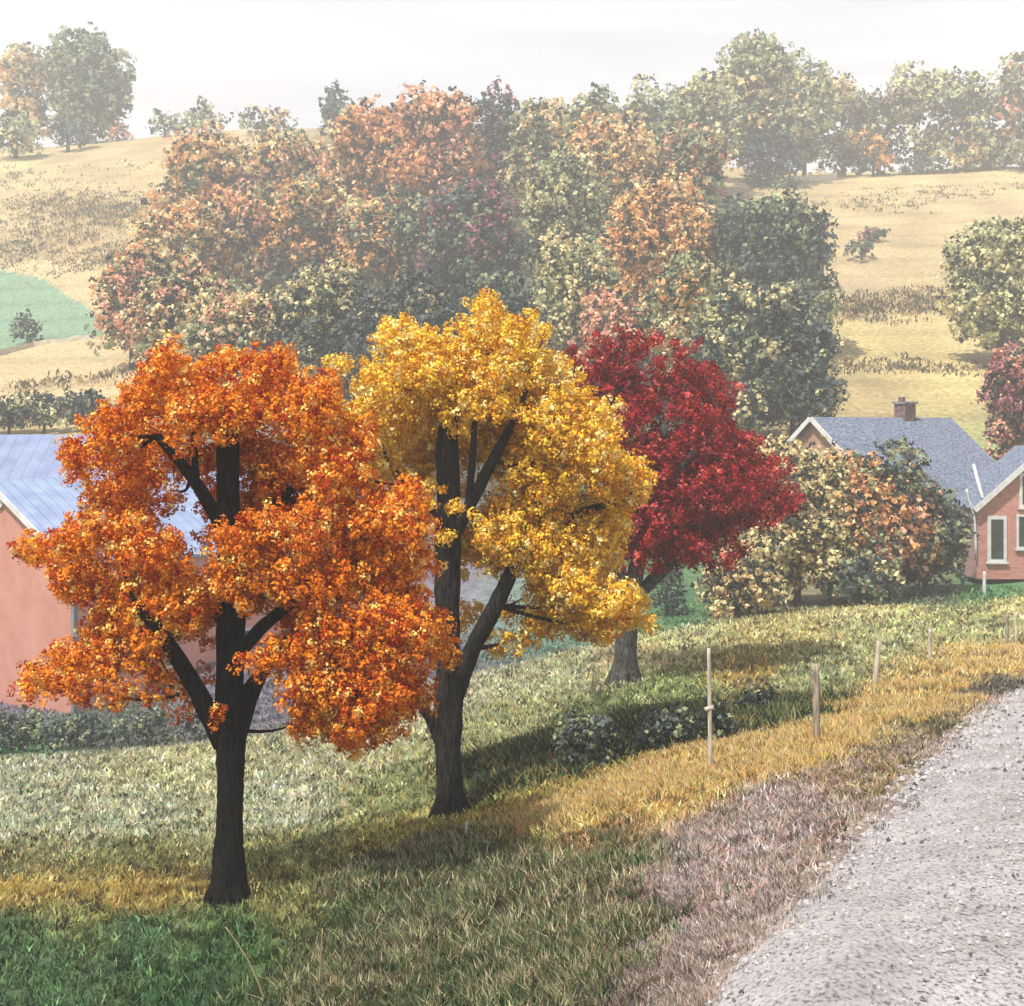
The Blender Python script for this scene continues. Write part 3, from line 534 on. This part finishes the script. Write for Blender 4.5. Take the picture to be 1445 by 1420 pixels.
# trees and bushes round the house
HB='garden bushes in front of the slate roofed house'
tree('autumn_tree','round orange-topped tree in front of the slate roofed house',1225,632,850,92,[('O',5),('P',4),('G',1),('K',2)],None,'tree',d=66,px=7)
tree('bush','yellow speckled bush between the red tree and the house',1125,618,868,70,[('Y',3),('T',2),('K',1)],HB,'bush',d=64,shrub=True)
tree('bush','low yellow-pink bush right of the dark grey-green one',1040,770,880,62,[('T',3),('Y',2),('P',1),('K',1)],HB,'bush',d=60,shrub=True)
tree('bush','dark green shaded bush left of the brick gable wing',1305,705,858,62,[('K',5),('G',2)],HB,'bush',d=67,shrub=True)  # shadow low on the right put into dark leaf colour
tree('bush','low grey-green bush under the round orange-topped tree',1215,775,862,66,[('K',4),('G',3),('Y',1)],HB,'bush',d=62,shrub=True)  # shade under the orange-topped tree put into the leaf colour
for lab, cx, t_, b_, hw, mx in [('grey-green scrub bush before the red barn, far left',15,1000,1068,52,[('G',3),('K',3)]),('grey-green scrub bush before the barn corner',110,1005,1064,55,[('G',3),('K',3)]),('low scrub bush left of the black trunk',205,1008,1062,52,[('G',2),('K',3)]),('small scrub bush just behind the black trunk',280,1015,1058,36,[('G',2),('K',2)])]:
    tree('bush',lab,cx,t_,b_,hw,mx,'scrub bushes before the red barn','bush',d=47,shrub=True)
for lab, cx, mx in [('dark-flecked hedge bush behind the blue roof, leftmost',12,[('L',3),('K',2)]),('dark-flecked hedge bush behind the blue roof, middle one',62,[('K',3),('L',2)]),('dark-flecked hedge bush behind the roof beside the orange leaves',118,[('K',3),('G',2),('L',1)])]:
    tree('bush',lab,cx,572,640,34,mx,'hedge bushes behind the barn roof','bush',d=94,shrub=True)
# dark thicket by the fence
for lab, cx, t_, b_, hw, mx in [('dark green thicket left of the tall pale fence post',940,990,1062,48,[('G',4),('D',2),('K',1)]),('dark thicket directly behind the tall pale fence post',1012,985,1055,40,[('G',3),('D',3),('K',1)]),('brown and black bush right of the tall pale fence post',1070,965,1012,26,[('T',1),('D',3),('K',1)]),('low green thicket patch right of the yellow trunk',830,1010,1090,56,[('G',3),('K',3)])]:
    p = near(cx, b_); tree('thicket_bush',lab,cx,t_,b_,hw,mx,'thicket bushes along the fence','bush',d=p.y,shrub=True,px=7.5)

# ------------------------------------------------------------------ buildings
def boards(name, c1, c2, sc=3.0): return noisemat(name, c1, c2, sc, 0.85, 0.4, (1,1,0.15), 8, bdist=0.03)
M_red = boards('salmon_boards', (0.62,0.25,0.17), (0.74,0.34,0.25)); M_redd = boards('old_red_boards', (0.30,0.10,0.09), (0.40,0.16,0.13))
M_white = noisemat('white_paint', (0.52,0.52,0.51), (0.66,0.66,0.64), 3, 0.5, 0.1)
M_tin = noisemat('blue_grey_tin', (0.20,0.28,0.46), (0.30,0.38,0.56), 1.2, 0.45, 0.2, (0.3,3,1)); M_slate = noisemat('slate', (0.08,0.095,0.14), (0.24,0.28,0.37), 4.5, 0.7, 0.8, (1,1,3), 8)
M_tind = noisemat('weathered_tin', (0.16,0.20,0.33), (0.22,0.27,0.42), 1.5, 0.55, 0.2)
M_glass = noisemat('dark_glass', (0.02,0.03,0.03), (0.05,0.06,0.06), 2, 0.08, 0.0); M_greyw = boards('grey_boards', (0.14,0.14,0.16), (0.24,0.24,0.26))
M_brick, nt, out = nodes('brick')
tc = N(nt,'ShaderNodeTexCoord'); mp = N(nt,'ShaderNodeMapping'); mp.inputs['Rotation'].default_value=(math.radians(90),0,0)
bk = N(nt,'ShaderNodeTexBrick'); bk.inputs['Scale'].default_value=2.4; bk.inputs['Color1'].default_value=(0.42,0.16,0.13,1); bk.inputs['Color2'].default_value=(0.52,0.24,0.19,1); bk.inputs['Mortar'].default_value=(0.35,0.3,0.28,1); bk.inputs['Mortar Size'].default_value=0.012
pb = N(nt,'ShaderNodeBsdfPrincipled'); pb.inputs['Roughness'].default_value=0.9
nt.links.new(tc.outputs['Object'],mp.inputs[0]); nt.links.new(mp.outputs[0],bk.inputs[0]); nt.links.new(bk.outputs[0],pb.inputs['Base Color']); nt.links.new(pb.outputs[0],out.inputs[0])

def seammat(name, c1, c2, axis, step, width=0.08, rough=0.6, dark=0.6):
    m, nt, out = nodes(name); Lk = nt.links.new
    tc = N(nt,'ShaderNodeTexCoord'); dt = N(nt,'ShaderNodeVectorMath', operation='DOT_PRODUCT'); dt.inputs[1].default_value = axis
    mo = N(nt,'ShaderNodeMath', operation='PINGPONG'); mo.inputs[1].default_value = step/2
    lt = N(nt,'ShaderNodeMapRange'); lt.inputs[1].default_value=0; lt.inputs[2].default_value=width/2; lt.inputs[3].default_value=dark; lt.inputs[4].default_value=1
    no = N(nt,'ShaderNodeTexNoise'); no.inputs['Scale'].default_value=0.9; no.inputs['Detail'].default_value=9; no.inputs['Roughness'].default_value=.65
    cr = N(nt,'ShaderNodeValToRGB'); cr.color_ramp.elements[0].position=.35; cr.color_ramp.elements[1].position=.65; cr.color_ramp.elements[0].color=(*c1,1); cr.color_ramp.elements[1].color=(*c2,1)
    mu = N(nt,'ShaderNodeVectorMath', operation='MULTIPLY'); pb = N(nt,'ShaderNodeBsdfPrincipled'); pb.inputs['Roughness'].default_value=rough
    bp = N(nt,'ShaderNodeBump'); bp.inputs['Strength'].default_value=.6; bp.inputs['Distance'].default_value=.04
    Lk(tc.outputs['Object'],dt.inputs[0]); Lk(dt.outputs['Value'],mo.inputs[0]); Lk(mo.outputs[0],lt.inputs[0]); Lk(tc.outputs['Object'],no.inputs[0]); Lk(no.outputs[0],cr.inputs[0])
    Lk(cr.outputs[0],mu.inputs[0]); Lk(lt.outputs[0],mu.inputs[1]); Lk(mu.outputs[0],pb.inputs['Base Color']); Lk(lt.outputs[0],bp.inputs['Height']); Lk(bp.outputs[0],pb.inputs['Normal']); Lk(pb.outputs[0],out.inputs[0])
    return m
M_red = seammat('salmon_boards', (0.62,0.27,0.20), (0.74,0.36,0.28), (0.75,1.0,0), 0.5, 0.06, 0.85, 0.72)
M_tin = seammat('blue_grey_tin', (0.22,0.30,0.48), (0.36,0.44,0.62), (0.6,0.8,0), 0.6, 0.09, 0.45, 0.6); M_tind = seammat('weathered_tin', (0.17,0.21,0.35), (0.25,0.30,0.46), (1,0,0), 0.7, 0.1, 0.5, 0.7)
def gabled(name, label, cat, C0, Ld, Wd, length, half, z_base, z_eave, z_ridge, mw, mr_, mtrim, over=0.35, trim_front=True):
    """C0: near front corner (eave side). Ld: ridge direction, Wd: direction across, away from the near wall."""
    Ld = Vector(Ld); Wd = Vector(Wd); root = empty(name, (C0.x, C0.y, z_base), label, cat)
    Zv = Vector((0,0,1)); B = Vector((C0.x, C0.y, z_base)); he = z_eave-z_base; hr = z_ridge-z_base
    pent = [B, B+Wd*2*half, B+Wd*2*half+Zv*he, B+Wd*half+Zv*hr, B+Zv*he]
    prism('wall', pent, Ld*length, mw, root)
    t = 0.16
    sl = (Zv*(hr-he)-(-Wd)*0 + Wd*half); sl.normalize(); nrm1 = (Zv*half - Wd*(hr-he)).normalized(); nrm2 = (Zv*half + Wd*(hr-he)).normalized()
    sl2 = (Zv*(hr-he) - Wd*half).normalized()
    for nm, eave, s_, n_ in (('n', B+Zv*he, sl, nrm1), ('f', B+Wd*2*half+Zv*he, sl2, nrm2)):
        e0 = eave - s_*over - Ld*over + n_*0.02; r0 = B+Wd*half+Zv*hr - Ld*over + n_*0.02
        prism('roof', [e0, r0, r0+n_*t, e0+n_*t], Ld*(length+2*over), mr_, root)
        if trim_front:
            g0 = e0 - Ld*0.09 - n_*0.10; g1 = r0 - Ld*0.09 - n_*0.10
            prism('bargeboard', [g0, g1, g1+n_*(t+0.10), g0+n_*(t+0.10)], Ld*0.085, mtrim, root)
    return root, B, Zv
# red barn
Cb = W(105, 1000, 58); zb = -13.6
barn, B, Zv = gabled('red_barn', 'salmon red barn with a light blue metal roof at the left edge', 'barn', Cb, (0.6,0.8,0), (-0.8,0.6,0), 20, 5.95, zb, -(797-HY)/F*58, -(682-HY)/F*61.6, M_red, M_tin, M_white)
nf = Vector((-0.6,-0.8,0))
def disc(name, c, n, r, th, mat, parent, k=20):
    n = n.normalized(); a = n.cross(Vector((0,0,1))).normalized(); b = n.cross(a)
    return prism(name, [c+a*(math.cos(i/k*6.2832)*r)+b*(math.sin(i/k*6.2832)*r) for i in range(k)], n*th, mat, parent)
pk = B + Vector((-0.8,0.6,0))*5.6; disc('gable_vent', Vector((pk.x, pk.y, -(705-HY)/F*61.4))+nf*0.01, nf, 0.42, 0.12, M_white, barn)
obox('corner_board', B+nf*0.10+Vector((0.8,-0.6,0))*0.10, Vector((0.6,0.8,0))*0.22, Vector((-0.8,0.6,0))*0.22, Zv*(6.8), M_greyw, barn)
for k in range(3):   # openings in the shaded long side
    o = B + Vector((0.6,0.8,0))*(4+5*k) + Vector((0.8,-0.6,0))*0.05 + Zv*2.4
    w_ = obox('window', o, Vector((0.6,0.8,0))*1.3, Vector((-0.8,0.6,0))*0.1, Zv*1.3, M_white, barn)
    obox('pane', o+Vector((0.6,0.8,0))*0.15+Zv*0.15+Vector((0.8,-0.6,0))*0.03, Vector((0.6,0.8,0))*1.0, Vector((-0.8,0.6,0))*0.05, Zv*1.0, M_glass, w_)
# second barn behind
Cb2 = W(-80, 700, 76)
gabled('long_barn', 'long barn with weathered blue-grey roof behind the red barn', 'barn', Vector((Cb2.x, 74, 0)), (1,0,0), (0,1,0), (222+80)/F*76, 4.2, -12.5, -(690-HY)/F*74, -(617-HY)/F*78.2, M_redd, M_tind, M_white)
# dark grey-green shape in the dip, built as a bush
M_shed = boards('dark_grey_boards', (0.06,0.065,0.075), (0.11,0.115,0.12))
Cs = W(922, 890, 62)
tree('bush','dark grey-green bush shape in the dip just right of the red tree trunk',940,815,900,30,[('K',4),('G',2)],None,'bush',d=62,shrub=True,px=5)
# slate roofed house
Rz = 0.32; Ap = W(1150, 592, 76); Wn = Vector((-0.6,0.8,0)); Ld = Vector((0.8,0.6,0)); Ch = Ap - Wn*5.0
house, B, Zv = gabled('farmhouse', 'farmhouse with a dark slate roof and brick chimney behind the garden trees', 'house', Ch, Ld, Wn, 12.2, 5.0, -8.6, -3.95, Rz, noisemat('tan_render', (0.30,0.18,0.12), (0.42,0.27,0.17), 2, 0.9, 0.2), M_slate, M_white)
M_chim = noisemat('sooty_brick', (0.07,0.05,0.05), (0.22,0.14,0.12), 5, 0.9, 0.5)
dch = 81.0; cpt = None
sL = ((1277-CX)/F*Ap.y - Ap.x)/(0.8-0.6*(1277-CX)/F); cc0 = Ap + Ld*sL
chm = obox('chimney', Vector((cc0.x,cc0.y,Rz-0.8))-Ld*0.5-Wn*0.4, Ld*1.0, Wn*0.8, Zv*1.75, M_chim, house)
obox('chimney_cap', Vector((cc0.x,cc0.y,Rz+0.95))-Ld*0.6-Wn*0.5, Ld*1.2, Wn*1.0, Zv*0.13, M_greyw, chm)
obox('chimney_pot', Vector((cc0.x,cc0.y,Rz+1.08))-Ld*0.45-Wn*0.15, Ld*0.3, Wn*0.3, Zv*0.28, M_chim, chm)
# two windows on the lit gable end (mostly behind the trees)
for t_ in (2.6, 6.4):
    o = B + Wn*t_ - Ld*0.06 + Zv*1.4
    w_ = obox('window', o, Wn*1.1, Ld*0.1, Zv*1.5, M_white, house); obox('pane', o+Wn*.13+Zv*.13-Ld*.03, Wn*.84, Ld*.05, Zv*1.24, M_glass, w_)
gt = tube('gutter', [B+Zv*(4.35)-Wn*0.35, B+Ld*12.2+Zv*4.35-Wn*0.35], [0.07,0.07], M_white, house, 8, 0, 2)
# brick wing
Cw = W(1379, 800, 69); wx = Cw.x; zwb = -7.9; ap_z = -(634-HY)/F*69; ev_z = -(716-HY)/F*69
wing, B, Zv = gabled('brick_wing', 'red brick gable wing with white bargeboards at the right edge', 'house', Vector((wx, 69, 0)), (0,1,0), (1,0,0), 3.2, 3.35, zwb, ev_z, ap_z, M_brick, M_slate, M_white, over=0.28)
def win(px0, px1, py0, py1, parent, panes=2, fw=0.1):
    d = 69; a = W(px0, py1, d); b = W(px1, py0, d)
    fr = obox('window', (a.x, 68.93, a.z), (b.x-a.x,0,0), (0,0.10,0), (0,0,b.z-a.z), M_white, parent)
    w = (b.x-a.x-fw*(panes+1))/panes
    for i in range(panes): obox('pane', (a.x+fw+i*(w+fw), 68.90, a.z+fw), (w,0,0), (0,0.05,0), (0,0,b.z-a.z-2*fw), M_glass, fr)
    obox('sill', (a.x-0.08, 68.84, a.z-0.1), (b.x-a.x+0.16,0,0), (0,0.15,0), (0,0,0.095), M_white, fr)
win(1393,1420,728,793,wing,1,0.18); win(1434,1470,726,774,wing,2,0.12); win(1438,1462,668,716,wing,1,0.16)
tube('downpipe', [W(1377,790,68.9), W(1377,728,68.9), W(1366,705,68.9), W(1364,690,68.9)], [0.06]*4, M_white, wing, 8, 0, 3)
tube('roof_flashing', [W(1387,704,68.8), W(1380,680,69.5), W(1374,656,70.5)], [0.09]*3, M_white, wing, 8, 0, 3)

# ------------------------------------------------------------------ fence posts and stakes
M_post = noisemat('weathered_post', (0.34,0.29,0.22), (0.62,0.56,0.45), 6, 0.85, 0.5, (4,4,0.6)); M_postd = noisemat('old_post', (0.15,0.12,0.10), (0.42,0.35,0.27), 6, 0.85, 0.5, (4,4,0.6))
PG='posts of the roadside fence'
for nm, lab, px, pt_, pb_, w_, mt, lx in [
 ('fence_post','tall slim pale fence post with a knot, standing in golden grass',1003,915,1095,6,M_post,-3),
 ('fence_post','thick short grey-brown fence post, second from the left',1153,937,1052,11,M_postd,-2),
 ('fence_post','thin leaning fence post, third from the left',1233,905,975,8,M_post,8),
 ('fence_post','faint pale fence post between the leaning one and the far pair',1312,888,935,5,M_post,0),
 ('fence_post','small far fence post near the right edge, left of the last pair',1421,866,916,5,M_postd,0),
 ('fence_post','farthest fence post at the right edge, right of the last pair',1434,864,912,5,M_post,0),
 ('garden_stake','white stake on the lawn below the brick wing',1389,804,838,5,M_white,0),
 ('wooden_stake','short white stake at the foot of the yellow tree trunk',657,1160,1194,5,M_white,2)]:
    p = near(px, pb_) if nm != 'garden_stake' else W(px, pb_, 64)
    if nm == 'garden_stake': p.z = float(gz(p.x,p.y))
    s = p.y/F; h = (pb_-pt_)*s; r = w_*s/2
    o = tube(nm, [p-Vector((0,0,.15)), p+Vector((lx*s*.5,0,h*.5)), p+Vector((lx*s,0,h))], [r, r*.95, r*.8], mt, None, 10, 0.06, 5)
    tag(o, lab, 'fence post' if nm=='fence_post' else 'stake', PG if nm=='fence_post' else None)
    if 'knot' in lab:
        rt = empty('fence_post', p, lab, 'fence post', PG)
        for k_ in ('label','category','group'): del o[k_]
        o.name = 'post'; rt.name = 'fence_post'; o.parent = rt; o.location = -p
        tube('knot', [p+Vector((-9*s,-.01,h*.52)), p+Vector((4*s,-.01,h*.54))], [r*.9,r*1.1], mt, rt, 8, .1, 3)
# field walls
M_fw = noisemat('pale_stone', (0.42,0.38,0.30), (0.62,0.57,0.46), 2, 0.9, 0.6)
def fieldwall(lab, pts, h, w_):
    P_ = [far(a,b) for a,b in pts]; t=np.arange(len(P_)); tt=np.linspace(0,len(P_)-1,30)
    xs=np.interp(tt,t,[p.x for p in P_]); ys=np.interp(tt,t,[p.y for p in P_]); zs=gz(xs,ys)+.2
    V=[];Fc=[]
    for i in range(30):
        hh=h*(1+.12*rng.normal())
        for dy,dz in ((-w_/2,-1),(-w_/2,hh),(w_/2,hh),(w_/2,-1)): V.append((xs[i],ys[i]+dy,zs[i]+dz))
    for i in range(29):
        for k in range(4): Fc.append((i*4+k,i*4+(k+1)%4,i*4+4+(k+1)%4,i*4+4+k))
    Fc += [(0,1,2,3),(119,118,117,116)]
    tag(polymesh('field_wall', V, Fc, M_fw), lab, 'wall')
fieldwall('low pale wall curving below the green field at the left',[(-60,515),(0,503),(50,491),(130,480)],0.45,0.6)
fieldwall('low pale wall under the highest skyline trees',[(1045,266),(1100,258),(1180,252)],0.6,0.8)
# dry stems in the front grass
M_stem = noisemat('dry_stem', (0.5,0.36,0.2), (0.65,0.5,0.3), 5, 0.8, 0.1)
for lab, a, b, c in [('long pale dry stalk leaning right, below the orange tree trunk',(378,1415),(352,1355),(318,1308)),('upright brown dry stalk in front of the dark weeds',(450,1400),(452,1360),(455,1310))]:
    d = near(*a).y; tag(tube('dry_stalk',[W(*a,d)-Vector((0,0,.05)),W(*b,d-.1),W(*c,d-.2)],[.008,.008,.004],M_stem,None,6,0,4),lab,'dry stalk','dry stalks in the front grass')

# ------------------------------------------------------------------ light, sky, haze
scn = bpy.context.scene
AZ = math.radians(-140)      # direction towards the sun, measured from +Y clockwise (negative: left / behind the camera)
EL = math.radians(58)
sd = Vector((math.sin(AZ)*math.cos(EL), math.cos(AZ)*math.cos(EL), math.sin(EL)))
sl = bpy.data.lights.new('sun','SUN'); sl.energy = 4.5; sl.angle = math.radians(0.6); sl.color = (1.0,0.95,0.87)
so = bpy.data.objects.new('sun', sl); C.objects.link(so); so.rotation_euler = (-sd).to_track_quat('-Z','Y').to_euler()
w = bpy.data.worlds.new('World'); scn.world = w; w.use_nodes = True; nt = w.node_tree; nt.nodes.clear()
sky = N(nt,'ShaderNodeTexSky', sky_type='NISHITA'); sky.sun_disc=False; sky.sun_elevation=EL; sky.sun_rotation=AZ; sky.dust_density=2.0
tc = N(nt,'ShaderNodeTexCoord'); mp = N(nt,'ShaderNodeMapping'); mp.inputs['Scale'].default_value=(1.2,1.2,9)
no = N(nt,'ShaderNodeTexNoise'); no.inputs['Scale'].default_value=2.0; no.inputs['Detail'].default_value=6
cr = N(nt,'ShaderNodeMapRange'); cr.inputs[1].default_value=0.3; cr.inputs[2].default_value=0.62; cr.inputs[3].default_value=0.80; cr.inputs[4].default_value=0.97
mx = N(nt,'ShaderNodeMix', data_type='RGBA'); 
skc = N(nt,'ShaderNodeMix', data_type='RGBA'); skc.inputs['A'].default_value=(7.8,7.6,7.65,1); skc.inputs['B'].default_value=(8.8,8.6,8.6,1)
n5 = N(nt,'ShaderNodeTexNoise'); n5.inputs['Scale'].default_value=3.0; n5.inputs['Detail'].default_value=5; m5 = N(nt,'ShaderNodeMapping'); m5.inputs['Scale'].default_value=(1.0,1.0,14)
nt.links.new(tc.outputs['Generated'],m5.inputs[0]); nt.links.new(m5.outputs[0],n5.inputs[0]); r5 = N(nt,'ShaderNodeMapRange'); r5.inputs[1].default_value=.35; r5.inputs[2].default_value=.65
nt.links.new(n5.outputs[0], r5.inputs[0]); nt.links.new(r5.outputs[0], skc.inputs['Factor']); nt.links.new(skc.outputs['Result'], mx.inputs['B'])
bg = N(nt,'ShaderNodeBackground'); bg.inputs[1].default_value=0.10; ow = N(nt,'ShaderNodeOutputWorld'); L=nt.links.new
L(tc.outputs['Generated'],mp.inputs[0]); L(mp.outputs[0],no.inputs[0]); L(no.outputs[0],cr.inputs[0]); sx = N(nt,'ShaderNodeSeparateXYZ'); L(tc.outputs['Generated'], sx.inputs[0])
zr = N(nt,'ShaderNodeMapRange', interpolation_type='SMOOTHSTEP'); zr.inputs[1].default_value=0.34; zr.inputs[2].default_value=0.62; zr.inputs[3].default_value=1.0; zr.inputs[4].default_value=0.12
zm = N(nt,'ShaderNodeMath', operation='MULTIPLY'); L(sx.outputs['Z'], zr.inputs[0]); L(cr.outputs[0], zm.inputs[0]); L(zr.outputs[0], zm.inputs[1]); L(zm.outputs[0],mx.inputs['Factor']); L(sky.outputs[0],mx.inputs['A']); L(mx.outputs['Result'],bg.inputs[0]); L(bg.outputs[0],ow.inputs[0])
# haze box round everything
mh, nt, out = nodes('haze_air'); pv = N(nt,'ShaderNodeVolumePrincipled'); pv.inputs['Density'].default_value=0.0014; pv.inputs['Color'].default_value=(0.97,0.975,0.99,1); pv.inputs['Anisotropy'].default_value=0.0
nt.links.new(pv.outputs[0], out.inputs['Volume'])
hx, y0, y1, z0, z1 = 860, -60, 345, float(Zg.min())-6, 92
V=[(-hx,y0,z0),(hx,y0,z0),(hx,y1,z0),(-hx,y1,z0),(-hx,y0,z1),(hx,y0,z1),(hx,y1,z1),(-hx,y1,z1)]
tag(polymesh('haze', V, [(0,3,2,1),(4,5,6,7),(0,1,5,4),(1,2,6,5),(2,3,7,6),(3,0,4,7)], mh), 'thin pale haze filling the valley air', None, None, 'stuff')

cam = bpy.data.cameras.new('camera'); cam.sensor_width = 36; cam.lens = 36*F/1445; cam.shift_y = -(710-HY)/1445; cam.clip_end = 3000; cam.clip_start=0.05
co = bpy.data.objects.new('camera', cam); C.objects.link(co); co.location=(0,0,0); co.rotation_euler=(math.radians(90),0,0); scn.camera = co
scn.view_settings.view_transform='Standard'; scn.view_settings.look='None'; scn.view_settings.exposure=0.38; scn.view_settings.gamma=1; scn.view_settings.use_curve_mapping=False
scn.cycles.volume_bounces=2; scn.cycles.max_bounces=6; scn.cycles.transparent_max_bounces=8
scn.render.resolution_x=1024; scn.render.resolution_y=1006
